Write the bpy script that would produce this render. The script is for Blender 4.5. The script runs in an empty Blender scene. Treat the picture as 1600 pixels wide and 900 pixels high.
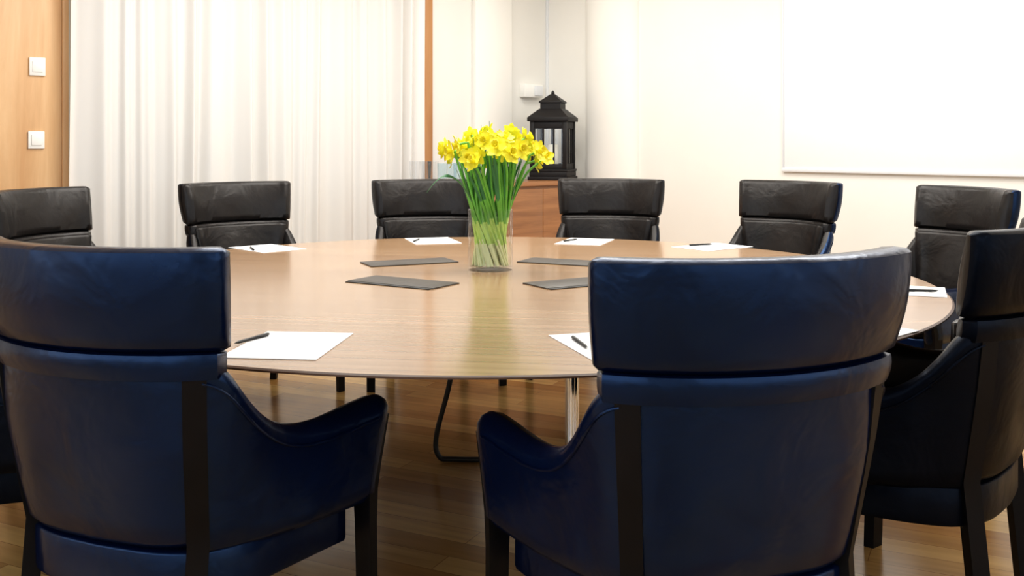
import bpy, bmesh, math, random
from mathutils import Vector, Matrix, Euler
random.seed(7)
S = bpy.context.scene
COL = S.collection
D2R = math.radians

# ------------------------------------------------------------------ materials
def srgb(r, g, b):
    f = lambda c: (c/255/12.92) if c/255 <= 0.04045 else ((c/255+0.055)/1.055)**2.4
    return (f(r), f(g), f(b), 1)

def newmat(name):
    m = bpy.data.materials.new(name); m.use_nodes = True
    nt = m.node_tree
    return m, nt, nt.nodes["Principled BSDF"]

def plain(name, col, rough=0.5, metal=0.0, noise=0.06, nscale=20, bump=0.0, coat=0.0, spec=0.5, tint=None, bscale=None, bdist=0.002):
    m, nt, b = newmat(name)
    tc = nt.nodes.new("ShaderNodeTexCoord")
    n = nt.nodes.new("ShaderNodeTexNoise"); n.inputs["Scale"].default_value = nscale; n.inputs["Detail"].default_value = 4
    nt.links.new(tc.outputs["Object"], n.inputs["Vector"])
    cr = nt.nodes.new("ShaderNodeValToRGB")
    cr.color_ramp.elements[0].position = 0.3; cr.color_ramp.elements[1].position = 0.7
    cr.color_ramp.elements[0].color = tuple(c*(1-noise) for c in col[:3])+(1,)
    cr.color_ramp.elements[1].color = tuple(min(1, c*(1+noise)) for c in col[:3])+(1,)
    nt.links.new(n.outputs["Fac"], cr.inputs["Fac"]); nt.links.new(cr.outputs["Color"], b.inputs["Base Color"])
    b.inputs["Roughness"].default_value = rough; b.inputs["Metallic"].default_value = metal
    b.inputs["Specular IOR Level"].default_value = spec
    b.inputs["Coat Weight"].default_value = coat
    if tint: b.inputs["Specular Tint"].default_value = tint
    if bump:
        n2 = nt.nodes.new("ShaderNodeTexNoise"); n2.inputs["Scale"].default_value = bscale or nscale*6
        nt.links.new(tc.outputs["Object"], n2.inputs["Vector"])
        bp = nt.nodes.new("ShaderNodeBump"); bp.inputs["Strength"].default_value = bump; bp.inputs["Distance"].default_value = bdist
        nt.links.new(n2.outputs["Fac"], bp.inputs["Height"]); nt.links.new(bp.outputs["Normal"], b.inputs["Normal"])
        if tint:   # soft leather wrinkles at a larger scale
            n3 = nt.nodes.new("ShaderNodeTexNoise"); n3.inputs["Scale"].default_value = 7; n3.inputs["Detail"].default_value = 3; n3.inputs["Distortion"].default_value = 0.6
            nt.links.new(tc.outputs["Object"], n3.inputs["Vector"])
            b2 = nt.nodes.new("ShaderNodeBump"); b2.inputs["Strength"].default_value = 0.5; b2.inputs["Distance"].default_value = 0.016
            nt.links.new(n3.outputs["Fac"], b2.inputs["Height"]); nt.links.new(b2.outputs["Normal"], bp.inputs["Normal"])
    return m

def wood(name, stops, scale=(1.2, 30, 30), rough=0.4, coat=0.0, rot=0.0, distort=0.6, fine=0.25):
    m, nt, b = newmat(name)
    tc = nt.nodes.new("ShaderNodeTexCoord")
    mp0 = nt.nodes.new("ShaderNodeMapping"); mp0.inputs["Rotation"].default_value = (0, 0, rot)
    mp = nt.nodes.new("ShaderNodeMapping"); mp.inputs["Scale"].default_value = scale
    nt.links.new(tc.outputs["Object"], mp0.inputs["Vector"]); nt.links.new(mp0.outputs["Vector"], mp.inputs["Vector"])
    n = nt.nodes.new("ShaderNodeTexNoise"); n.inputs["Scale"].default_value = 1; n.inputs["Detail"].default_value = 6
    n.inputs["Roughness"].default_value = 0.62; n.inputs["Distortion"].default_value = distort
    nt.links.new(mp.outputs["Vector"], n.inputs["Vector"])
    cr = nt.nodes.new("ShaderNodeValToRGB")
    el = cr.color_ramp.elements
    for i, (p, c) in enumerate(stops):
        e = el[i] if i < 2 else el.new(p)
        e.position = p; e.color = c
    nt.links.new(n.outputs["Fac"], cr.inputs["Fac"])
    n2 = nt.nodes.new("ShaderNodeTexNoise"); n2.inputs["Scale"].default_value = 6; n2.inputs["Detail"].default_value = 3
    nt.links.new(mp.outputs["Vector"], n2.inputs["Vector"])
    mx = nt.nodes.new("ShaderNodeMix"); mx.data_type = 'RGBA'; mx.blend_type = 'MULTIPLY'; mx.inputs["Factor"].default_value = fine
    nt.links.new(cr.outputs["Color"], mx.inputs["A"]); nt.links.new(n2.outputs["Fac"], mx.inputs["B"])
    nt.links.new(mx.outputs["Result"], b.inputs["Base Color"])
    b.inputs["Roughness"].default_value = rough; b.inputs["Coat Weight"].default_value = coat
    b.inputs["Coat Roughness"].default_value = 0.15
    return m

def thin_glass(name, tint=(1, 1, 1, 1), strength=0.45, base=0.03):
    m, nt, b = newmat(name)
    nt.nodes.remove(b)
    out = [n for n in nt.nodes if n.type == 'OUTPUT_MATERIAL'][0]
    tr = nt.nodes.new("ShaderNodeBsdfTransparent"); tr.inputs["Color"].default_value = tint
    gl = nt.nodes.new("ShaderNodeBsdfGlossy"); gl.inputs["Roughness"].default_value = 0.03
    lw = nt.nodes.new("ShaderNodeLayerWeight"); lw.inputs["Blend"].default_value = 0.5
    pw = nt.nodes.new("ShaderNodeMath"); pw.operation = 'POWER'; pw.inputs[1].default_value = 3.5
    mu = nt.nodes.new("ShaderNodeMath"); mu.operation = 'MULTIPLY_ADD'; mu.inputs[1].default_value = strength; mu.inputs[2].default_value = base
    mx = nt.nodes.new("ShaderNodeMixShader")
    nt.links.new(lw.outputs["Facing"], pw.inputs[0]); nt.links.new(pw.outputs[0], mu.inputs[0])
    nt.links.new(mu.outputs[0], mx.inputs["Fac"]); nt.links.new(tr.outputs[0], mx.inputs[1]); nt.links.new(gl.outputs[0], mx.inputs[2])
    nt.links.new(mx.outputs[0], out.inputs["Surface"])
    return m

M_wall = plain("wall_paint", srgb(243, 240, 233), 0.85, noise=0.012, nscale=3, bump=0.05)
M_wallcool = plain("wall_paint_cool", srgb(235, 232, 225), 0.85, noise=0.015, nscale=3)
M_ceil = plain("ceiling_paint", srgb(242, 242, 238), 0.9, noise=0.01)
M_board = plain("whiteboard_enamel", srgb(252, 252, 253), 0.35, noise=0.005)
M_boardframe = plain("board_frame", srgb(230, 231, 233), 0.4, noise=0.01)
M_blue = plain("navy_leather", (0.0009, 0.0036, 0.0195, 1), 0.27, noise=0.2, nscale=5, bump=0.10, spec=0.58, bscale=140, tint=(0.24, 0.47, 1.0, 1))
M_blueshade = plain("navy_leather_shaded", (0.0010, 0.0014, 0.0034, 1), 0.38, noise=0.2, nscale=5, bump=0.12, spec=0.13, bscale=140, tint=(0.5, 0.65, 1.0, 1))  # darker, duller copy of the navy leather, with shade put into its colour
M_black = plain("black_leather", (0.008, 0.0066, 0.0064, 1), 0.36, noise=0.15, nscale=8, bump=0.15, spec=0.34, bscale=160, tint=(1, 0.95, 0.92, 1))
M_dark = plain("dark_stained_wood", (0.003, 0.0025, 0.003, 1), 0.5, noise=0.3, nscale=14, spec=0.15)
M_table = wood("walnut_veneer", [(0.22, srgb(148, 110, 76)), (0.80, srgb(200, 162, 122)), (0.5, srgb(174, 136, 98))], (0.5, 38, 38), 0.25, coat=0.55, rot=D2R(8), fine=0.17)
M_tabedge = plain("table_edge_dark", srgb(84, 56, 40), 0.35, noise=0.2)
M_oak = wood("oak_panel", [(0.3, srgb(212, 162, 112)), (0.7, srgb(238, 198, 150)), (0.5, srgb(226, 180, 130))], (9, 9, 0.7), 0.45, fine=0.1)
M_oakdark = wood("oak_trim", [(0.3, srgb(172, 116, 68)), (0.7, srgb(208, 152, 98))], (12, 12, 0.7), 0.45, fine=0.2)
M_cab = wood("cherry_cabinet", [(0.3, srgb(136, 88, 52)), (0.7, srgb(176, 120, 74))], (1.2, 1.2, 22), 0.35, fine=0.2)
M_chrome = plain("chrome", (0.85, 0.85, 0.86, 1), 0.08, metal=1, noise=0.01)
M_plate = plain("grey_hatch", srgb(62, 56, 50), 0.45, noise=0.05)
M_slot = plain("black_plastic", (0.006, 0.006, 0.006, 1), 0.5, noise=0.1)
M_paper = plain("white_paper", srgb(252, 252, 252), 0.7, noise=0.005)
M_switch = plain("switch_plastic", srgb(248, 246, 240), 0.35, noise=0.005)
M_iron = plain("black_lantern_metal", (0.008, 0.0066, 0.0066, 1), 0.5, noise=0.2, nscale=30, spec=0.25)
M_wax = plain("candle_wax", srgb(250, 245, 230), 0.5, noise=0.01)
M_petal = plain("yellow_petal", (0.95, 0.89, 0.03, 1), 0.55, noise=0.05, nscale=40)
M_trump = plain("golden_trumpet", (0.95, 0.80, 0.014, 1), 0.55, noise=0.08, nscale=60)
M_stem = plain("stem_green", (0.15, 0.48, 0.05, 1), 0.45, noise=0.3, nscale=12)
M_stempale = plain("stem_pale", (0.55, 0.90, 0.18, 1), 0.45, noise=0.25, nscale=14)
M_stemend = plain("stem_white_green", (0.88, 0.97, 0.55, 1), 0.45, noise=0.12, nscale=14)
M_leaf = plain("leaf_green", (0.034, 0.19, 0.055, 1), 0.45, noise=0.35, nscale=12)
M_glass = thin_glass("clear_glass", (0.995, 0.999, 0.996, 1))
M_water = thin_glass("water", (0.985, 0.999, 0.96, 1), 0.08, 0.0)
M_bluegl = thin_glass("blue_glass", (0.92, 0.97, 0.99, 1), 0.25)
# curtain
M_curt, nt, b = newmat("sheer_curtain")
b.inputs["Base Color"].default_value = srgb(240, 237, 233); b.inputs["Roughness"].default_value = 0.9
tc = nt.nodes.new("ShaderNodeTexCoord"); wv = nt.nodes.new("ShaderNodeTexNoise"); wv.inputs["Scale"].default_value = 250
bp = nt.nodes.new("ShaderNodeBump"); bp.inputs["Strength"].default_value = 0.08; bp.inputs["Distance"].default_value = 0.001
nt.links.new(tc.outputs["Object"], wv.inputs["Vector"]); nt.links.new(wv.outputs["Fac"], bp.inputs["Height"]); nt.links.new(bp.outputs["Normal"], b.inputs["Normal"])
out = [n for n in nt.nodes if n.type == 'OUTPUT_MATERIAL'][0]
tl = nt.nodes.new("ShaderNodeBsdfTranslucent"); tl.inputs["Color"].default_value = srgb(245, 242, 238)
mx = nt.nodes.new("ShaderNodeMixShader"); mx.inputs["Fac"].default_value = 0.22
nt.links.new(b.outputs[0], mx.inputs[1]); nt.links.new(tl.outputs[0], mx.inputs[2]); nt.links.new(mx.outputs[0], out.inputs["Surface"])
# parquet floor
M_floor, nt, b = newmat("parquet_floor")
tc = nt.nodes.new("ShaderNodeTexCoord"); mp = nt.nodes.new("ShaderNodeMapping"); mp.inputs["Rotation"].default_value = (0, 0, D2R(-20))
br = nt.nodes.new("ShaderNodeTexBrick"); br.inputs["Scale"].default_value = 1.0
br.inputs["Brick Width"].default_value = 1.1; br.inputs["Row Height"].default_value = 0.10; br.inputs["Mortar Size"].default_value = 0.0012
br.inputs["Color1"].default_value = srgb(176, 122, 60); br.inputs["Color2"].default_value = srgb(238, 192, 118); br.inputs["Mortar"].default_value = srgb(140, 92, 46)
mp2 = nt.nodes.new("ShaderNodeMapping"); mp2.inputs["Scale"].default_value = (2, 30, 1)
ns = nt.nodes.new("ShaderNodeTexNoise"); ns.inputs["Scale"].default_value = 1; ns.inputs["Detail"].default_value = 6
mxc = nt.nodes.new("ShaderNodeMix"); mxc.data_type = 'RGBA'; mxc.blend_type = 'MULTIPLY'; mxc.inputs["Factor"].default_value = 0.5
cr = nt.nodes.new("ShaderNodeValToRGB"); cr.color_ramp.elements[0].position = 0.3; cr.color_ramp.elements[0].color = (0.5, 0.44, 0.38, 1); cr.color_ramp.elements[1].position = 0.65
nt.links.new(tc.outputs["Object"], mp.inputs["Vector"]); nt.links.new(mp.outputs["Vector"], br.inputs["Vector"])
nt.links.new(mp.outputs["Vector"], mp2.inputs["Vector"]); nt.links.new(mp2.outputs["Vector"], ns.inputs["Vector"])
nt.links.new(ns.outputs["Fac"], cr.inputs["Fac"]); nt.links.new(br.outputs["Color"], mxc.inputs["A"]); nt.links.new(cr.outputs["Color"], mxc.inputs["B"])
nt.links.new(mxc.outputs["Result"], b.inputs["Base Color"]); b.inputs["Roughness"].default_value = 0.2

# ------------------------------------------------------------------ helpers
def mk(name, verts, faces, mats, smooth=None, parent=None, fmat=None):
    me = bpy.data.meshes.new(name)
    me.from_pydata([tuple(v) for v in verts], [], faces)
    me.validate()
    for m in (mats if isinstance(mats, (list, tuple)) else [mats]): me.materials.append(m)
    if fmat:
        for p, k in zip(me.polygons, fmat): p.material_index = k
    bm = bmesh.new(); bm.from_mesh(me); bmesh.ops.recalc_face_normals(bm, faces=bm.faces); bm.to_mesh(me); bm.free()
    if smooth is not None:
        for p in me.polygons: p.use_smooth = True
        me.set_sharp_from_angle(angle=D2R(smooth))
    o = bpy.data.objects.new(name, me); COL.objects.link(o)
    if parent: o.parent = parent
    return o

def top(o, label, cat, group=None):
    o["label"] = label; o["category"] = cat
    if group: o["group"] = group
    return o

def empty(name, loc=(0, 0, 0), rz=0.0):
    e = bpy.data.objects.new(name, None); e.empty_display_size = 0.1
    e.location = loc; e.rotation_euler = (0, 0, rz); COL.objects.link(e)
    return e

class MB:
    """collects pieces of one part"""
    def __init__(s): s.v = []; s.f = []; s.m = []
    def add(s, v, f, mi=0):
        n = len(s.v); s.v += [tuple(x) for x in v]; s.f += [tuple(i+n for i in q) for q in f]; s.m += [mi]*len(f)
    def box(s, c, d, bev=0.0, rz=0.0, mi=0, seg=2, taper=None):
        bm = bmesh.new(); bmesh.ops.create_cube(bm, size=1)
        for v in bm.verts:
            v.co = Vector((v.co.x*d[0], v.co.y*d[1], v.co.z*d[2]))
            if taper and v.co.z < 0: v.co.x *= taper; v.co.y *= taper
        if bev: bmesh.ops.bevel(bm, geom=bm.edges[:], offset=bev, segments=seg, profile=0.5, affect='EDGES')
        R = Matrix.Rotation(rz, 4, 'Z'); T = Matrix.Translation(c)
        bmesh.ops.transform(bm, matrix=T @ R, verts=bm.verts)
        bm.verts.index_update()
        s.add([v.co[:] for v in bm.verts], [[v.index for v in f.verts] for f in bm.faces], mi); bm.free()
    def lathe(s, prof, n=32, c=(0, 0, 0), mi=0, frill=None):
        vs = []; fs = []
        for (r, z) in prof:
            for i in range(n):
                a = 2*math.pi*i/n
                rr = r
                vs.append((c[0]+rr*math.cos(a), c[1]+rr*math.sin(a), c[2]+z))
        for j in range(len(prof)-1):
            for i in range(n):
                k = (i+1) % n
                fs.append((j*n+i, j*n+k, (j+1)*n+k, (j+1)*n+i))
        if prof[0][0] > 0.0005: fs.append(tuple(range(n)))
        if prof[-1][0] > 0.0005: fs.append(tuple((len(prof)-1)*n+i for i in range(n)))
        s.add(vs, fs, mi)
    def obj(s, name, mats, smooth=35, parent=None):
        return mk(name, s.v, s.f, mats, smooth, parent, s.m)

def boxobj(name, c, d, mat, bev=0.004, parent=None, smooth=35, rz=0):
    b = MB(); b.box(c, d, bev, rz); return b.obj(name, mat, smooth, parent)

def tube(path, rad, n=8):
    """path: list of Vector, rad: float or list; returns verts, faces"""
    vs = []; fs = []; N = len(path)
    up = Vector((0.31, 0.17, 0.93))
    for i, p in enumerate(path):
        t = (path[min(i+1, N-1)]-path[max(i-1, 0)]).normalized()
        a = t.cross(up)
        if a.length < 1e-3: a = t.cross(Vector((1, 0, 0)))
        a.normalize(); bb = t.cross(a)
        r = rad[i] if isinstance(rad, (list, tuple)) else rad
        for k in range(n):
            w = 2*math.pi*k/n
            vs.append(p+a*math.cos(w)*r+bb*math.sin(w)*r)
    for i in range(N-1):
        for k in range(n):
            l = (k+1) % n
            fs.append((i*n+k, i*n+l, (i+1)*n+l, (i+1)*n+k))
    fs.append(tuple(range(n))); fs.append(tuple((N-1)*n+k for k in range(n)))
    return vs, fs

def catmull(pts, sub=8):
    P = [Vector(p) for p in pts]; out = []
    for i in range(len(P)-1):
        p0 = P[max(i-1, 0)]; p1 = P[i]; p2 = P[i+1]; p3 = P[min(i+2, len(P)-1)]
        for k in range(sub):
            t = k/sub
            out.append(0.5*((2*p1)+(p2-p0)*t+(2*p0-5*p1+4*p2-p3)*t*t+(3*p1-p0-3*p2+p3)*t**3))
    out.append(P[-1]); return out

def interp(keys, x):
    if x <= keys[0][0]: return keys[0][1]
    for (a, va), (b_, vb) in zip(keys, keys[1:]):
        if x <= b_:
            t = (x-a)/(b_-a); return va+(vb-va)*t
    return keys[-1][1]
def sstep(a, b_, x):
    t = max(0, min(1, (x-a)/(b_-a))); return t*t*(3-2*t)

# ------------------------------------------------------------------ room (rotated about 44 degrees to the lens)
ANG = D2R(44)
C0 = Vector((0.27, 7.6, 0))
L = Vector((-math.cos(ANG), -math.sin(ANG), 0)); Rr = Vector((math.sin(ANG), -math.cos(ANG), 0))
RZ = math.atan2(Rr.y, Rr.x)       # local x -> along b ; local y -> -a
def W(a, b_, z=0): return C0+L*a+Rr*b_+Vector((0, 0, z))
# local x axis = Rr ; local y axis = -L
def roombox(name, a0, a1, b0, b1, z0, z1, mat, bev=0.0, kind=None, parent=None):
    c = W((a0+a1)/2, (b0+b1)/2, (z0+z1)/2)
    mb = MB(); mb.box((0, 0, 0), (b1-b0, a1-a0, z1-z0), bev)
    o = mb.obj(name, mat, 35)
    o.location = c; o.rotation_euler = (0, 0, RZ)
    if kind: o["kind"] = kind
    return o
RM = 7.4; H = 2.75
roombox("floor", -0.1, RM+0.1, -0.1, RM+0.1, -0.1, 0, M_floor, kind="structure")
roombox("ceiling", -0.1, RM+0.1, -0.1, RM+0.1, H, H+0.1, M_ceil, kind="structure")
roombox("wall_left", 0, RM, -0.1, 0, 0, H, M_wallcool, kind="structure")
roombox("wall_right", -0.1, 0, -0.1, RM, 0, H, M_wall, kind="structure")
roombox("wall_rear", RM, RM+0.1, -0.1, RM, 0, H, M_wall, kind="structure")
roombox("wall_near", -0.1, RM+0.1, RM, RM+0.1, 0, H, M_wall, kind="structure")
roombox("baseboard_right", 0, 0.015, 0.95, RM, 0, 0.08, M_wall, 0.003, kind="structure")
# window frame posts and oak panelling on the left wall
roombox("trim_1", 1.166, 1.244, 0, 0.04, 0, H, M_oakdark, 0.004, kind="structure")
roombox("trim_2", 3.59, 3.62, 0, 0.065, 0, H, M_oak, 0.004, kind="structure")
roombox("trim_3", 3.62, 5.2, 0, 0.05, 0, H, M_oak, 0.004, kind="structure")
roombox("trim_4", 0.42, 0.78, 0, 0.05, 0, H, M_wall, 0.01, kind="structure")
# corner duct line
roombox("trim_5", 0.0, 0.018, 0.0, 0.018, 0, H, M_boardframe, 0.003, kind="structure")
# half-round pilaster on right wall
vs = []; fs = []; n = 24
for z in (0, H):
    for i in range(n+1):
        w = math.pi*i/n
        vs.append(W(0.001+0.12*math.sin(w), 0.66-0.24*math.cos(w), z))
for i in range(n): fs.append((i, i+1, n+2+i, n+1+i))
fs.append((n, 0, n+1, 2*n+1))
o = mk("trim_6", vs, fs, M_wall, 40); o["kind"] = "structure"
# rear windows (behind the viewpoint) that let daylight in
def window(name, along, lo, hi, face):
    mb = MB()
    Lw = hi-lo
    mb.box((0, 0, 0.95), (Lw, 0.06, 0.06), 0.005); mb.box((0, 0, -0.95), (Lw, 0.06, 0.06), 0.005)
    for k in range(4): mb.box((-Lw/2+Lw*k/3, 0, 0), (0.06, 0.06, 1.9), 0.005)
    mb.box((0, 0.02, 0), (Lw, 0.004, 1.9), 0, mi=1)
    o = mb.obj(name, [M_switch, M_glass], 35); o["kind"] = "structure"
    if along == 'b': o.location = W(RM-0.04, (lo+hi)/2, 1.55); o.rotation_euler = (0, 0, RZ)
    else: o.location = W((lo+hi)/2, RM-0.04, 1.55); o.rotation_euler = (0, 0, RZ+math.pi/2)
window("window_1", 'b', 1.5, 6.5, 0); window("window_2", 'a', 1.5, 6.5, 0)

# whiteboard on right wall
wb = empty("whiteboard", W(0.0, 3.35, 1.03), RZ)
boxobj("board_panel", (0, -0.010, 0.65), (2.60, 0.014, 1.26), M_board, 0.003, wb)
mb = MB()
mb.box((0, -0.012, 0.010), (2.63, 0.022, 0.024), 0.004); mb.box((0, -0.010, 1.288), (2.63, 0.018, 0.018), 0.004)
mb.box((-1.308, -0.010, 0.65), (0.012, 0.018, 1.3), 0.004); mb.box((1.308, -0.010, 0.65), (0.012, 0.018, 1.3), 0.004)
mb.obj("board_frame", M_boardframe, 35, wb)
top(wb, "large plain white wall-mounted board with a slim pale frame", "whiteboard")

# wall switches
def switch(a, b_, z, w, h, label, onwall=0.05, rocker=True):
    e = empty("light_switch", W(a, onwall, z), RZ)
    boxobj("switch_plate", (0.005, 0, 0), (0.010, w, h), M_switch, 0.003, e)
    boxobj("rocker", (0.011, 0, 0), (0.006, w*0.62, h*0.62), M_switch, 0.002, e)
    top(e, label, "light switch")
switch(3.74, 0, 1.588, 0.078, 0.092, "square white thermostat switch on orange oak panelling")
switch(3.745, 0, 1.220, 0.078, 0.088, "square white rocker light switch on orange oak panelling")
e = empty("socket_box", W(0.20, 0.0, 1.60), RZ)
boxobj("socket_housing", (0.03, 0, 0), (0.06, 0.20, 0.10), M_switch, 0.008, e)
boxobj("socket_cover", (0.066, 0.04, 0), (0.012, 0.08, 0.075), M_boardframe, 0.004, e)
top(e, "small white plastic socket box on pale wall above lantern", "socket box")

# curtain
cv = []; cf = []; NU = 900; NZ = 14; a0, a1 = 1.325, 3.612
def fold(a, z):
    x = a*1.0
    ph = 2*math.pi*x/0.138 + 1.5*math.sin(2*math.pi*x/0.83+1)+0.9*math.sin(2*math.pi*x/0.37+z*0.25)
    amp = 0.034*(0.80+0.30*math.sin(x*5.1+0.4)+0.2*math.sin(x*13))*(0.8+0.2*(1-z/2.6))
    return 0.130+amp*math.sin(ph)+0.005*math.sin(ph*2.3+0.7+z*0.5)
for j in range(NZ+1):
    z = 0.015+(H-0.10-0.015)*j/NZ
    for i in range(NU+1):
        a = a0+(a1-a0)*i/NU
        cv.append(W(a+0.006*math.sin(z*1.7+a*9), fold(a, z), z))
for j in range(NZ):
    for i in range(NU):
        k = j*(NU+1)+i; cf.append((k, k+1, k+NU+2, k+NU+1))
cur = mk("curtain", cv, cf, M_curt, 80)
top(cur, "floor-length sheer white pleated curtain between wooden posts", "curtain")
roombox("curtain_rail", 1.30, 3.60, 0.10, 0.15, H-0.085, H-0.0, M_switch, 0.004)
top(bpy.data.objects["curtain_rail"], "slim white ceiling rail carrying sheer curtain", "curtain rail")

# ------------------------------------------------------------------ cabinet (against left wall in the corner)
CZ = 0.945
ca0, ca1, cb0, cb1 = 0.15, 1.60, 0.19, 0.58
cc = W((ca0+ca1)/2, (cb0+cb1)/2, 0)
cab = empty("cabinet", cc, RZ)      # local x=b, y=-a
Lc = ca1-ca0; Dc = cb1-cb0
boxobj("cabinet_body", (-0.01, 0, (0.06+CZ-0.03)/2), (Dc-0.03, Lc-0.02, CZ-0.03-0.06), M_cab, 0.003, cab)
boxobj("cabinet_top", (0, 0, CZ-0.015), (Dc, Lc, 0.03), M_cab, 0.004, cab)
boxobj("plinth", (-0.03, 0, 0.03), (Dc-0.08, Lc-0.06, 0.06), M_dark, 0.003, cab)
for k in range(3):
    yy = -Lc/2+Lc*(k+0.5)/3
    boxobj("door", (Dc/2-0.016, yy, 0.485), (0.018, Lc/3-0.006, 0.82), M_cab, 0.003, cab)
top(cab, "low reddish cherry wood cabinet against pale corner wall", "cabinet")

# lantern
lp = W(0.34, 0.385, CZ)
lan = empty("lantern", lp, D2R(-17))
mb = MB()
mb.box((0, 0, 0.012), (0.295, 0.295, 0.024), 0.004); mb.box((0, 0, 0.042), (0.275, 0.275, 0.036), 0.004); mb.box((0, 0, 0.068), (0.285, 0.285, 0.016), 0.004)
mb.obj("lantern_base", M_iron, 35, lan)
mb = MB()
for sx in (-1, 1):
    for sy in (-1, 1): mb.box((sx*0.119, sy*0.119, 0.245), (0.030, 0.030, 0.34), 0.002)
for k in range(4):
    R = Matrix.Rotation(k*math.pi/2, 3, 'Z')
    def rb(c, d):
        c = R @ Vector(c); mb.box(c, d, 0.0015, rz=k*math.pi/2)
    rb((0, -0.122, 0.095), (0.22, 0.014, 0.04)); rb((0, -0.122, 0.39), (0.22, 0.014, 0.05))
    rb((-0.038, -0.122, 0.245), (0.012, 0.012, 0.28)); rb((0.038, -0.122, 0.245), (0.012, 0.012, 0.28))
mb.obj("lantern_frame", M_iron, 35, lan)
for k in range(4):
    R = Matrix.Rotation(k*math.pi/2, 3, 'Z'); c = R @ Vector((0, -0.113, 0.245))
    boxobj("lantern_pane", c, (0.20, 0.003, 0.28), M_glass, 0, lan, rz=k*math.pi/2)
def frust(mb, z0, w0, z1, w1):
    v = [(-w0, -w0, z0), (w0, -w0, z0), (w0, w0, z0), (-w0, w0, z0), (-w1, -w1, z1), (w1, -w1, z1), (w1, w1, z1), (-w1, w1, z1)]
    mb.add(v, [(0, 1, 2, 3), (4, 5, 6, 7), (0, 1, 5, 4), (1, 2, 6, 5), (2, 3, 7, 6), (3, 0, 4, 7)])
mb = MB()
mb.box((0, 0, 0.430), (0.30, 0.30, 0.03), 0.003)
frust(mb, 0.445, 0.147, 0.505, 0.080)
frust(mb, 0.500, 0.074, 0.548, 0.074)
mb.box((0, 0, 0.553), (0.165, 0.165, 0.012), 0.002)
frust(mb, 0.559, 0.080, 0.612, 0.014)
mb.obj("lantern_roof", M_iron, 30, lan)
mb = MB(); mb.lathe([(0.004, 0.60), (0.012, 0.612), (0.013, 0.622), (0.008, 0.632), (0.002, 0.638)], 16)
mb.obj("finial", M_iron, 50, lan)
top(lan, "black metal lantern with peaked roof and barred glass panes", "lantern")
mb = MB(); mb.lathe([(0.001, 0), (0.038, 0), (0.04, 0.004), (0.04, 0.17), (0.036, 0.176), (0.012, 0.172), (0.001, 0.172)], 24)
cd = mb.obj("candle", M_wax, 40); cd.location = lp+Vector((0, 0, 0.077)); 
mb = MB(); v, f = tube([Vector((0, 0, 0.17)), Vector((0.001, 0, 0.18)), Vector((0.004, 0, 0.19))], 0.0015, 6); mb.add(v, f); mb.obj("wick", M_slot, 40, cd)
top(cd, "thick cream pillar candle standing inside black lantern", "candle")

# glasses on cabinet
def tumbler(name, mat, a, b_, h, r, label):
    mb = MB(); mb.lathe([(0.001, 0), (r*0.85, 0), (r, h), (r-0.003, h), (r*0.85-0.003, 0.01), (0.001, 0.01)], 28)
    o = mb.obj(name, mat, 40); o.location = W(a, b_, CZ); top(o, label, "glass", "glasses on the cabinet"); return o
M_gl2 = thin_glass("tumbler_glass", (0.98, 0.985, 0.99, 1), 0.25)
for a, b_ in ((1.43, 0.30), (1.53, 0.30), (1.475, 0.42), (1.555, 0.44)):
    tumbler("drinking_glass", M_gl2, a, b_, 0.145, 0.036, "clear glass tumbler standing on wooden cabinet")
for a, b_ in ((1.25, 0.34), (1.35, 0.36), (1.30, 0.46)):
    tumbler("drinking_glass", M_bluegl, a, b_, 0.13, 0.034, "pale blue glass tumbler standing on wooden cabinet")

# ------------------------------------------------------------------ table
TC = Vector((-0.077, 3.43, 0)); TR = 1.472; TZ = 0.74
tab = empty("conference_table", TC)
mb = MB()
mb.lathe([(0.0001, TZ), (TR-0.006, TZ)], 160, mi=0)
mb.f.pop(); mb.m.pop()
tt = MB(); tt.lathe([(TR-0.006, TZ), (TR, TZ-0.003), (TR, TZ-0.007), (TR-0.10, TZ-0.026), (0.0001, TZ-0.026)], 160)
tt.f = [f for f in tt.f if len(f) == 4]; tt.m = [1]*len(tt.f)
mb.add(tt.v, tt.f, 1)
mb.obj("tabletop", [M_table, M_tabedge], 30, tab)
for (x, y) in ((0.25, -0.58), (1.02, -0.15), (-0.98, -0.30), (0.62, 0.85)):
    lb = MB(); lb.lathe([(0.001, 0), (0.07, 0), (0.07, 0.008), (0.020, 0.014), (0.020, 0.69), (0.06, 0.695), (0.06, TZ-0.026), (0.001, TZ-0.026)], 32, (x, y, 0))
    lb.obj("leg", M_chrome, 30, tab)
for (x, y, ang) in ((-0.284, -0.15, -31), (-0.32, 0.40, 25), (0.30, -0.15, 31), (0.285, 0.40, -25)):
    a = D2R(ang)
    h = boxobj("cable_hatch", (x, y, TZ+0.002), (0.35, 0.15, 0.005), M_plate, 0.0015, tab, rz=a)
    off = Matrix.Rotation(a, 3, 'Z') @ Vector((0, -0.083 if y < 0 else 0.083, 0))
    boxobj("hatch_slot", (x+off.x, y+off.y, TZ+0.001), (0.34, 0.018, 0.004), M_slot, 0.0005, h, rz=a)
top(tab, "large round walnut conference table with chrome legs", "conference table")

# cable
cp = catmull([(-0.20, 3.70, 0.705), (-0.205, 3.71, 0.5), (-0.235, 3.73, 0.30), (-0.285, 3.73, 0.10), (-0.275, 3.73, 0.022), (-0.22, 3.73, 0.011), (-0.05, 3.73, 0.011), (0.15, 3.76, 0.011), (0.35, 3.95, 0.011)], 8)
mb = MB(); v, f = tube(cp, 0.010, 10); mb.add(v, f); o = mb.obj("power_cable", M_slot, 60)
top(o, "thick black cable hanging from table to wooden floor", "cable")

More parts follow.
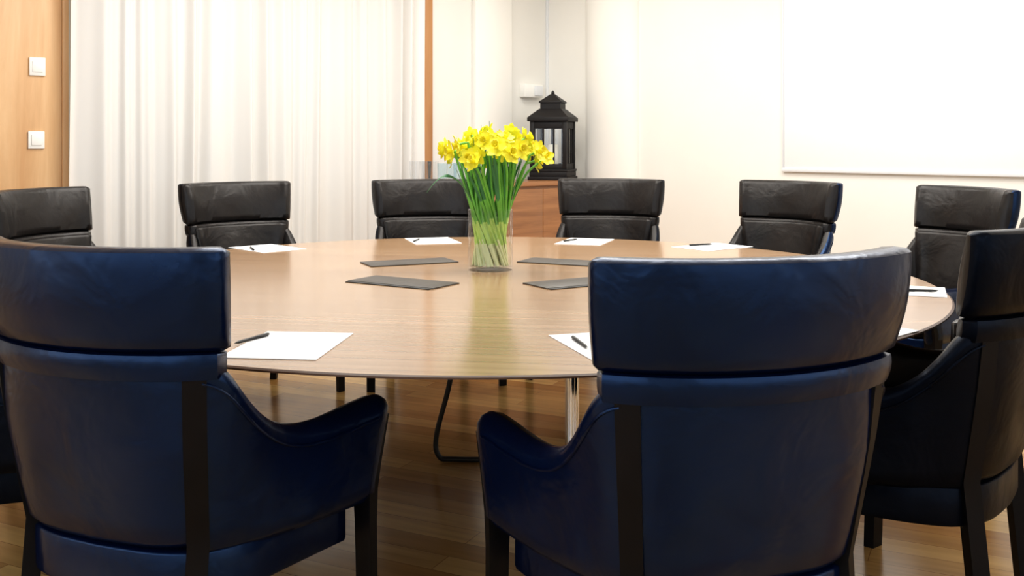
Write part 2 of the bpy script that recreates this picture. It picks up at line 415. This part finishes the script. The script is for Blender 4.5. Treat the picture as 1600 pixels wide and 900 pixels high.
# ------------------------------------------------------------------ chairs
hk = catmull([(0, -0.265, 0), (0.15, -0.252, 0), (0.245, -0.205, 0), (0.292, -0.12, 0), (0.318, 0.0, 0), (0.348, 0.14, 0), (0.382, 0.262, 0)], 12)
arc = [0]
for i in range(1, len(hk)): arc.append(arc[-1]+(hk[i]-hk[i-1]).length)
SE = arc[-1]
def plan(s):
    sg = 1 if s >= 0 else -1; t = abs(s)
    i = 0
    while i < len(arc)-2 and arc[i+1] < t: i += 1
    u = (t-arc[i])/(arc[i+1]-arc[i])
    p = hk[i].lerp(hk[i+1], u)
    def tn(k): 
        return (hk[min(k+1, len(hk)-1)]-hk[max(k-1, 0)]).normalized()
    T = tn(i).lerp(tn(i+1), u).normalized()
    if t < 1e-6: T = Vector((1, 0, 0))
    return Vector((p.x*sg, p.y, 0)), Vector((T.y*sg, -T.x, 0))
AR = 0.43
def P(s, z, off):
    t = abs(s)
    if t > 0.42:
        zz = max(0, min(1, (z-0.44)/0.2)); t2 = t-0.055*(1-zz)*(t-0.42)/(SE-0.42); s = math.copysign(t2, s)
    p, N = plan(s)
    wbk = 1-sstep(0.26, 0.52, abs(s))
    fl = sstep(0.62, 0.80, z)*(1-sstep(0.34, 0.52, abs(s)))
    p2 = Vector((AR*math.sin(s/AR), -0.272+AR*(1-math.cos(s/AR)), 0)); N2 = Vector((math.sin(s/AR), -math.cos(s/AR), 0))
    p = p.lerp(p2, fl); N = N.lerp(N2, fl).normalized()
    q = p+N*off
    q.x *= 1+0.40*(z-0.64)*wbk
    q.y -= 0.16*(z-0.46)*wbk
    q.z = z
    return q

def loft(srange, ns, zb, zt, o_out, o_in, mats, name, parent, endround=0.0, nzs=8, bulge=0.0, rtop=None, zround=0.5, capmat=0):
    """closed ring cross-sections swept along plan path"""
    rings = []
    for i in range(ns+1):
        s = srange[0]+(srange[1]-srange[0])*i/ns
        e = min(s-srange[0], srange[1]-s) if srange[1] > srange[0] else min(srange[0]-s, s-srange[1])
        zbi = zb(s) if callable(zb) else zb; zti = zt(s) if callable(zt) else zt
        oo = o_out(s) if callable(o_out) else o_out; oi = o_in(s) if callable(o_in) else o_in
        if endround > 0 and e < endround:
            k = math.sqrt(max(0, 1-(1-e/endround)**2)); k = 0.25+0.75*k
            mid = (oo+oi)/2; oo = mid+(oo-mid)*k; oi = mid+(oi-mid)*k
            dz = endround*zround*(1-k); zti -= dz; zbi += dz*0.5
        th = oo-oi; r = th/2 if rtop is None else min(rtop, th/2)
        ring = []
        zlo = zbi+max(r*0.6, 0); zhi = zti-r
        for k in range(nzs+1):
            t = k/nzs; bl = bulge*math.sin(math.pi*t)
            ring.append((oo+bl, zlo+(zhi-zlo)*t))
        for k in range(1, 6):
            w = math.pi*k/6
            if rtop is None: ring.append(((oo+oi)/2+math.cos(w)*th/2, zhi+math.sin(w)*r))
            else: ring.append(((oo+oi)/2+math.copysign(abs(math.cos(w))**0.6, math.cos(w))*th/2, zhi+math.sin(w)**0.6*r))
        for k in range(nzs+1):
            t = 1-k/nzs; bl = bulge*math.sin(math.pi*t)
            ring.append((oi-bl, zlo+(zhi-zlo)*t))
        ring.append((oi+th*0.25, zbi)); ring.append((oo-th*0.25, zbi))
        rings.append([P(s, z, o) for (o, z) in ring])
    K = len(rings[0]); vs = [p for r_ in rings for p in r_]; fs = []; fm = []
    for i in range(ns):
        for k in range(K):
            l = (k+1) % K
            fs.append((i*K+k, i*K+l, (i+1)*K+l, (i+1)*K+k))
            fm.append(0 if (k < nzs+3 or k >= K-1) else 1)
    fs.append(tuple(range(K))); fm.append(capmat); fs.append(tuple(ns*K+k for k in range(K))); fm.append(capmat)
    return mk(name, vs, fs, mats, 50, parent, fm)

TOPK = [(0.25, 0.80), (0.295, 0.785), (0.32, 0.752), (0.35, 0.705), (0.39, 0.660), (0.43, 0.633), (0.48, 0.619), (0.54, 0.616), (0.60, 0.621), (0.66, 0.629), (0.71, 0.634), (0.75, 0.632), (0.85, 0.626)]
def ztop(s):
    s = abs(s)
    return sum(interp(TOPK, s+d) for d in (-0.02, -0.01, 0, 0.01, 0.02))/5

def build_chair():
    ch = empty("armchair")
    loft((-0.245, 0.245), 28, 0.425, 0.80, 0.0, -0.05, [M_blue, M_black], "backrest", ch, bulge=0.006)
    loft((-0.300, 0.300), 32, 0.47, 0.800, -0.035, -0.078, [M_black, M_black], "back_cushion", ch, endround=0.015, bulge=0.003, rtop=0.012)
    arm_o = lambda s: 0.004+0.016*sstep(0.4, 0.7, abs(s))
    arm_i = lambda s: -0.048-0.012*sstep(0.4, 0.7, abs(s))
    ER = 0.050
    def ek(s):
        e = SE-0.002-abs(s)
        return math.sqrt(max(0, 1-(1-e/ER)**2)) if e < ER else 1
    def arm_zt(s): return ztop(s)-0.030*(1-ek(s))
    ao = lambda s: -0.022+(arm_o(s)+0.022)*(0.35+0.65*ek(s))
    ai = lambda s: -0.022+(arm_i(s)+0.022)*(0.35+0.65*ek(s))
    for sg in (-1, 1):
        loft((sg*0.25, sg*(SE-0.002)), 72, 0.405, arm_zt, ao, ai, [M_blue, M_black], "armrest", ch, endround=0.0)
    for sg in (-1, 1):
        pts = []
        for i in range(41):
            s = 0.262+(SE-0.055-0.262)*i/40
            pts.append(P(sg*s, ztop(s)-0.042, 0.0055+0.016*sstep(0.4, 0.7, s)))
        mb = MB(); v, f = tube(pts, 0.0034, 6); mb.add(v, f); mb.obj("piping", M_blue, 60, ch)
    # padded band under the headrest, with a piped lower edge
    loft((-0.305, 0.305), 36, 0.756, 0.812, 0.009, -0.056, [M_blue, M_black], "back_band", ch, endround=0.012, nzs=4, rtop=0.008, bulge=0.003, capmat=1)
    loft((-0.312, 0.312), 48, 0.812, 1.010, 0.011, -0.056, [M_blue, M_black], "headrest", ch, endround=0.022, nzs=8, rtop=0.022, bulge=0.007, capmat=1, zround=0.6)
    # rear posts/legs
    for sg in (-1, 1):
        vs = []; fs = []
        zs = [0.765, 0.72, 0.66, 0.60, 0.54, 0.48, 0.43, 0.36, 0.25, 0.12, 0.0]
        for z in zs:
            zz = max(z, 0.43); w = 0.021
            a = P(sg*(0.249-w), zz, 0.008); b_ = P(sg*(0.249+w), zz, 0.008); c = P(sg*(0.249+w), zz, -0.030); d = P(sg*(0.249-w), zz, -0.030)
            dz = z-zz; sh = Vector((0, dz*0.10, dz))
            vs += [a+sh, b_+sh, c+sh, d+sh]
        for i in range(len(zs)-1):
            for k in range(4):
                l = (k+1) % 4; fs.append((i*4+k, i*4+l, i*4+4+l, i*4+4+k))
        fs.append((0, 1, 2, 3)); n_ = len(zs)*4; fs.append((n_-4, n_-3, n_-2, n_-1))
        mk("leg", vs, fs, M_dark, 30, ch)
    # front legs rising to the arm tips
    for sg in (-1, 1):
        vs = []; fs = []
        zs = [0.590, 0.575, 0.55, 0.52, 0.48, 0.43, 0.36, 0.25, 0.12, 0.0]
        for i, z in enumerate(zs):
            zz = max(z, 0.43)
            a = P(sg*(SE-0.046), zz, 0.020); b_ = P(sg*(SE-0.046), zz, -0.034)
            fw = Vector((0, 0.036, 0))
            sh = Vector((0, (zz-z)*0.03, z-zz)); tp = 1 if z > 0.42 else 0.80+0.10*z/0.42
            q = [a, a+fw, b_+fw, b_]
            c = sum(q, Vector())/4
            vs += [c+(p_-c)*tp+sh for p_ in q]
        for i in range(len(zs)-1):
            for k in range(4):
                l = (k+1) % 4; fs.append((i*4+k, i*4+l, i*4+4+l, i*4+4+k))
        fs.append((0, 1, 2, 3)); n_ = len(zs)*4; fs.append((n_-4, n_-3, n_-2, n_-1))
        mk("leg", vs, fs, M_dark, 30, ch)
    def slab(name, z0, z1, inset, rnd, mat, sm=0.62):
        outl = []
        N = 40
        for i in range(N+1):
            s = -sm+2*sm*i/N
            p, Nn = plan(s); q = p+Nn*(-inset); outl.append(Vector((q.x*0.96, q.y+0.01, 0)))
        fr = [Vector((0.275, 0.225, 0)), Vector((0.14, 0.252, 0)), Vector((0, 0.26, 0)), Vector((-0.14, 0.252, 0)), Vector((-0.275, 0.225, 0))]
        outl += fr
        K = len(outl); vs = []; fs = []
        lv = [(z0, 1-rnd*0.4), (z0+0.008, 1), (z1-rnd*0.25, 1), (z1-rnd*0.06, 1-rnd*0.35), (z1, 1-rnd*1.2), (z1+rnd*0.05, 0.5)]
        for z, k in lv:
            for p in outl: vs.append((p.x*k, p.y*k, z))
        for j in range(len(lv)-1):
            for i in range(K):
                l = (i+1) % K; fs.append((j*K+i, j*K+l, j*K+K+l, j*K+K+i))
        fs.append(tuple(range(K))); fs.append(tuple((len(lv)-1)*K+i for i in range(K)))
        return mk(name, vs, fs, mat, 50, ch)
    slab("seat_frame", 0.325, 0.415, 0.010, 0.02, M_blue)
    slab("seat", 0.415, 0.505, 0.050, 0.09, M_black)
    return ch

proto = build_chair()
kids = list(proto.children)
# headrest positions on the floor plan (x, y), facing the table centre with small individual turns
heads = [(-2.06, 4.20, 8), (-1.415, 4.98, 0), (-0.467, 5.36, 0), (0.553, 5.44, 0), (1.47, 5.12, -8), (2.06, 4.38, -8),
         (2.10, 3.02, 0), (1.262, 2.36, 0), (0.450, 1.69, 0), (-0.842, 1.88, 4), (-1.70, 2.48, 0), (-2.20, 3.30, 0)]
SX = [0.97, 0.93, 0.93, 0.93, 0.96, 0.96, 1, 1, 1, 1, 1, 1]
DARK = {0, 1, 2, 3, 7, 10, 11}  # chairs whose navy leather carries the painted shade
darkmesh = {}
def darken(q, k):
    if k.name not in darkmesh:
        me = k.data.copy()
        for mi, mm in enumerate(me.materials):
            if mm == M_blue: me.materials[mi] = M_blueshade
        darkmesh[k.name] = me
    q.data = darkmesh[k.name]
for i, (hx, hy, tw) in enumerate(heads):
    d = (Vector((TC.x, TC.y, 0))-Vector((hx, hy, 0))).normalized()
    rz = math.atan2(-d.x, d.y)+D2R(tw)
    dd = Vector((-math.sin(rz), math.cos(rz), 0))
    org = Vector((hx, hy, 0))+dd*0.31
    if i == 0: c = proto
    else:
        c = proto.copy(); COL.objects.link(c)
        for k in kids:
            q = k.copy(); q.parent = c; COL.objects.link(q)
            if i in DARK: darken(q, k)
    c.location = org; c.rotation_euler = (0, 0, rz); c.scale = (SX[i], 1, 1)
    lab = "dark navy leather armchair with padded headrest and sloping arms"
    if i in DARK: lab = "navy leather armchair, shade painted in, with padded headrest and sloping arms"
    top(c, lab, "armchair", "armchairs around the round table")
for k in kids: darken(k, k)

# ------------------------------------------------------------------ papers & pens
def pen_mesh():
    mb = MB()
    mb.lathe([(0.0006, 0), (0.0015, 0.005), (0.0034, 0.014), (0.0038, 0.026), (0.0038, 0.075), (0.0042, 0.076), (0.0042, 0.118), (0.0032, 0.123), (0.0005, 0.124)], 14)
    mb.box((0.0050, 0, 0.104), (0.0014, 0.0028, 0.030), 0.0004)
    return mb
paper0 = None; pen0 = None
items = [(-1.00, 0.92), (-0.30, 1.26), (0.42, 1.22), (0.97, 0.98), (1.24, 0.42), (1.28, -0.32), (0.90, -0.96), (0.31, -1.17), (-0.43, -1.17), (-1.02, -0.83), (-1.27, -0.22), (-1.24, 0.40)]
for i, (x, y) in enumerate(items):
    rz = math.atan2(x, -y)
    jit = random.uniform(-9, 9)
    if i == 8: jit = 14
    if i == 7: jit = 2
    o = boxobj("paper_sheet", (0, 0, 0), (0.215, 0.297, 0.0016), M_paper, 0) if paper0 is None else paper0.copy()
    if paper0 is None: paper0 = o
    else: COL.objects.link(o)
    o.location = TC+Vector((x, y, TZ+0.0012)); o.rotation_euler = (0, 0, rz+D2R(jit))
    top(o, "blank white sheet of paper lying on walnut tabletop", "paper", "papers on the table")
    if pen0 is None:
        p = pen_mesh().obj("pen", M_slot, 40); pen0 = p
    else:
        p = pen0.copy(); COL.objects.link(p)
    of = Matrix.Rotation(rz+D2R(jit), 3, 'Z') @ Vector((0.05, -0.06, 0))
    p.location = TC+Vector((x, y, 0))+of+Vector((0, 0, TZ+0.0064))
    pr = rz+D2R(jit+random.uniform(-25, -5))
    if i == 7: pr = D2R(12); p.location = TC+Vector((0.245, -1.225, TZ+0.0064))
    if i == 8: pr = D2R(-24); p.location = TC+Vector((-0.555, -1.180, TZ+0.0064))
    if i == 5: pr = D2R(82); p.location = TC+Vector((1.40, -0.375, TZ+0.0064))
    p.rotation_euler = Euler((D2R(-90), 0, pr))
    top(p, "black ballpoint pen lying on white sheet of paper", "pen", "pens on the table")

# ------------------------------------------------------------------ vase & daffodils
VC = Vector((-0.079, 3.62, TZ))
vase = empty("vase", VC)
mb = MB(); VR = 0.082; VH = 0.222
mb.lathe([(0.0005, 0), (VR-0.003, 0), (VR, 0.004), (VR, VH-0.002), (VR-0.0025, VH), (VR-0.005, VH-0.002), (VR-0.005, 0.014), (0.0005, 0.014)], 64)
mb.obj("vase_glass", M_glass, 40, vase)
mb = MB(); mb.lathe([(0.0005, 0.0145), (VR-0.006, 0.0145), (VR-0.006, 0.135), (0.0005, 0.135)], 48)
mb.obj("water", M_water, 40, vase)
top(vase, "clear cylindrical glass vase holding daffodils on walnut table", "vase")

# bloom meshes (axis +Z)
def petal_mesh():
    mb = MB()
    for k in range(6):
        a = k*math.pi/3; lift = 0.003 if k % 2 else -0.001
        R = Matrix.Rotation(a, 3, 'Z'); vs = []; fs = []
        nl, nw = 7, 4
        for i in range(nl+1):
            t = i/nl
            w = 0.0165*(math.sin(math.pi*min(1, t*0.88+0.10))**0.8)*(1 if t < 0.97 else 0.25)
            for j in range(nw+1):
                u = -1+2*j/nw
                z = lift+0.010*t*t-0.004*t+0.004*u*u*(t)+0.002*math.sin(7*t+k)
                vs.append(R @ Vector((0.006+0.040*t, u*w, z)))
        for i in range(nl):
            for j in range(nw):
                q = i*(nw+1)+j; fs.append((q, q+1, q+nw+2, q+nw+1))
        mb.add(vs, fs)
    return mb
def trumpet_mesh():
    mb = MB(); n = 30; prof = [(0.007, 0.0), (0.0095, 0.008), (0.011, 0.016), (0.0130, 0.022), (0.017, 0.026), (0.0155, 0.0265), (0.0115, 0.022), (0.009, 0.015), (0.003, 0.006)]
    vs = []; fs = []
    for pi, (r, z) in enumerate(prof):
        for i in range(n):
            a = 2*math.pi*i/n
            fr = 1+(0.13*math.sin(a*9) if pi in (4, 5) else 0.05*math.sin(a*9) if pi in (3, 6) else 0)
            vs.append((r*fr*math.cos(a), r*fr*math.sin(a), z))
    for j in range(len(prof)-1):
        for i in range(n):
            k = (i+1) % n; fs.append((j*n+i, j*n+k, (j+1)*n+k, (j+1)*n+i))
    mb.add(vs, fs); mb.lathe([(0.002, 0.004), (0.0018, 0.016), (0.003, 0.018), (0.001, 0.020)], 8)
    return mb
pet0 = tru0 = None
heads_f = []
N1, N2, N3 = 19, 15, 8
for k in range(N1): heads_f.append((2*math.pi*(k+0.5)/N1, 0.166+random.uniform(-0.020, 0.026), 0.428+random.uniform(-0.040, 0.040)))
for k in range(N2): heads_f.append((2*math.pi*(k)/N2+0.2, 0.116+random.uniform(-0.020, 0.020), 0.455+random.uniform(-0.045, 0.035)))
for k in range(N3): heads_f.append((2*math.pi*(k)/N3+0.5, 0.058+random.uniform(-0.014, 0.014), 0.474+random.uniform(-0.02, 0.03)))
for (th, r, z) in heads_f:
    th += random.uniform(-0.15, 0.15)
    root = empty("daffodil", VC)
    hd = Vector((r*math.cos(th)+0.014, r*math.sin(th), z))
    fd = Vector((math.cos(th), math.sin(th), random.uniform(-0.25, 0.6)+(0.4 if r < 0.08 else 0)))
    fd += Vector((random.uniform(-0.7, 0.7), random.uniform(-0.7, 0.7), 0)); fd.normalize()
    rb0 = random.uniform(0.040, 0.070)
    b0 = Vector((rb0*math.cos(th+1.75), rb0*math.sin(th+1.75), 0.018))
    mr = 0.069*min(1, 0.42+r/0.16)
    rm = Vector((mr*math.cos(th+0.55), mr*math.sin(th+0.55), 0.215))
    m1 = rm.lerp(hd, 0.55)+Vector((-0.010*math.cos(th), -0.010*math.sin(th), 0.02))
    nb = hd-fd*0.030+Vector((0, 0, -0.004))
    path = catmull([b0, (b0+rm)/2*0.99, rm, m1, nb+Vector((-0.01*math.cos(th), -0.01*math.sin(th), -0.008)), nb, hd-fd*0.004], 5)
    v, f = tube(path, [0.0046]*(len(path)-10)+[0.004, 0.0036]+[0.0032, 0.003, 0.003, 0.0042, 0.0048, 0.0042, 0.0045, 0.006], 7)
    me = MB(); 
    me.add(v, f)
    jj = random.choice((0, 1))
    for q in range(len(me.f)):
        if q < 7*(4+jj): me.m[q] = 2
        elif q < 7*(8+jj): me.m[q] = 1
    me.obj("stem", [M_stem, M_stempale, M_stemend], 60, root)
    if pet0 is None:
        p = petal_mesh().obj("petals", M_petal, 60, root); t = trumpet_mesh().obj("trumpet", M_trump, 60, root); pet0, tru0 = p, t
    else:
        p = pet0.copy(); t = tru0.copy(); p.parent = root; t.parent = root; COL.objects.link(p); COL.objects.link(t)
    q = fd.to_track_quat('Z', 'Y'); eu = (q @ Euler((0, 0, random.uniform(0, 6))).to_quaternion()).to_euler()
    for o in (p, t): o.location = hd; o.rotation_euler = eu
    s_ = random.uniform(0.82, 1.0)
    p.scale = (s_,)*3; t.scale = (s_,)*3
    top(root, "yellow daffodil with frilled trumpet in glass vase", "daffodil", "daffodils in the vase")

def leafobj(pts, w):
    pts = catmull(pts, 6); vs = []; fs = []; N = len(pts)
    for i, p in enumerate(pts):
        t = (pts[min(i+1, N-1)]-pts[max(i-1, 0)]).normalized()
        side = t.cross(Vector((p.x, p.y, 0.02)).normalized())
        if side.length < 1e-3: side = Vector((1, 0, 0))
        side.normalize(); nn = side.cross(t)
        u = i/(N-1); ww = w*(min(1, (1-u)*4))**0.7*(0.7+0.3*min(1, u*4))
        vs += [p-side*ww, p+nn*ww*0.35, p+side*ww, p-nn*0.0012]
    for i in range(N-1):
        for k in range(4):
            l = (k+1) % 4; fs.append((4*i+k, 4*i+l, 4*i+4+l, 4*i+4+k))
    fs.append((0, 1, 2, 3)); fs.append((4*N-4, 4*N-3, 4*N-2, 4*N-1))
    fm = [2 if q < 4*5 else (1 if q < 4*10 else (3 if q < 4*14 else 0)) for q in range(len(fs))]
    o = mk("daffodil_leaf", vs, fs, [M_leaf, M_stempale, M_stemend, M_stem], 60, None, fm); o.location = VC
    top(o, "long narrow green daffodil leaf standing in glass vase", "leaf", "daffodil leaves in the vase")
for k in range(54):
    th = 2*math.pi*k/54+random.uniform(-0.1, 0.1)
    r = random.uniform(0.04, 0.15); z = random.uniform(0.40, 0.51) if r < 0.08 else random.uniform(0.34, 0.46)
    rb0 = random.uniform(0.035, 0.070)
    b0 = Vector((rb0*math.cos(th+1.7), rb0*math.sin(th+1.7), 0.019))
    rr = min(0.071, 0.036+r*0.38)
    rm = Vector((rr*math.cos(th+0.55), rr*math.sin(th+0.55), 0.215))
    tip = Vector((r*math.cos(th)+0.008, r*math.sin(th), z))
    leafobj([b0, (b0+rm)/2, rm, rm.lerp(tip, 0.6)+Vector((0, 0, 0.01)), tip], random.uniform(0.0045, 0.0068))
leafobj([(0.03, 0.02, 0.017), (-0.01, -0.02, 0.12), (-0.05, -0.03, 0.215), (-0.10, -0.05, 0.31), (-0.150, -0.06, 0.345), (-0.19, -0.065, 0.33), (-0.228, -0.07, 0.285)], 0.006)
leafobj([(0.0, 0.03, 0.017), (-0.0, 0.0, 0.12), (0.02, 0.0, 0.215), (0.01, 0.0, 0.40), (-0.005, 0.0, 0.545)], 0.007)
leafobj([(0.01, 0.03, 0.017), (-0.0, 0.01, 0.12), (-0.02, 0.01, 0.215), (-0.03, 0.02, 0.40), (-0.035, 0.03, 0.53)], 0.007)

# ------------------------------------------------------------------ lights
def area(name, loc, size, power, col, target=None, sy=None):
    l = bpy.data.lights.new(name, 'AREA'); l.energy = power; l.color = col; l.shape = 'RECTANGLE'; l.size = size; l.size_y = sy or size
    o = bpy.data.objects.new(name, l); o.location = loc; COL.objects.link(o)
    d = (Vector(target)-Vector(loc)) if target is not None else Vector((0, 0, -1))
    o.rotation_euler = d.to_track_quat('-Z', 'Y').to_euler()
    return o
area("ceiling_light_table", (TC.x, TC.y+0.5, H-0.03), 2.0, 76, (0.99, 0.98, 0.935))
area("ceiling_light_board", W(1.3, 3.4, H-0.03), 1.2, 46, (0.99, 0.98, 0.94))
area("ceiling_light_curtain", W(3.0, 1.3, H-0.03), 0.8, 21, (0.99, 0.98, 0.95))
area("ceiling_light_corner", W(1.2, 1.2, H-0.03), 0.7, 19, (0.99, 0.975, 0.92))
area("window_daylight_rear", W(RM-0.12, 4.0, 1.6), 4.8, 50, (0.68, 0.83, 1.0), target=W(0, 4.0, 1.0), sy=1.8)
area("window_daylight_near", W(4.0, RM-0.12, 1.6), 4.8, 36, (0.68, 0.83, 1.0), target=W(4.0, 0, 1.0), sy=1.8)

w = bpy.data.worlds.new("World"); S.world = w; w.use_nodes = True
w.node_tree.nodes["Background"].inputs["Color"].default_value = (0.8, 0.88, 1, 1); w.node_tree.nodes["Background"].inputs["Strength"].default_value = 0.5

cam = bpy.data.cameras.new("Camera"); cam.sensor_width = 36; cam.lens = 36*1545/1600; cam.shift_y = -225/1600; cam.clip_start = 0.05
co = bpy.data.objects.new("Camera", cam); co.location = (0, 0, 1.2); co.rotation_euler = (D2R(90), 0, 0); COL.objects.link(co); S.camera = co
S.view_settings.view_transform = 'Standard'
S.view_settings.exposure = 0.0
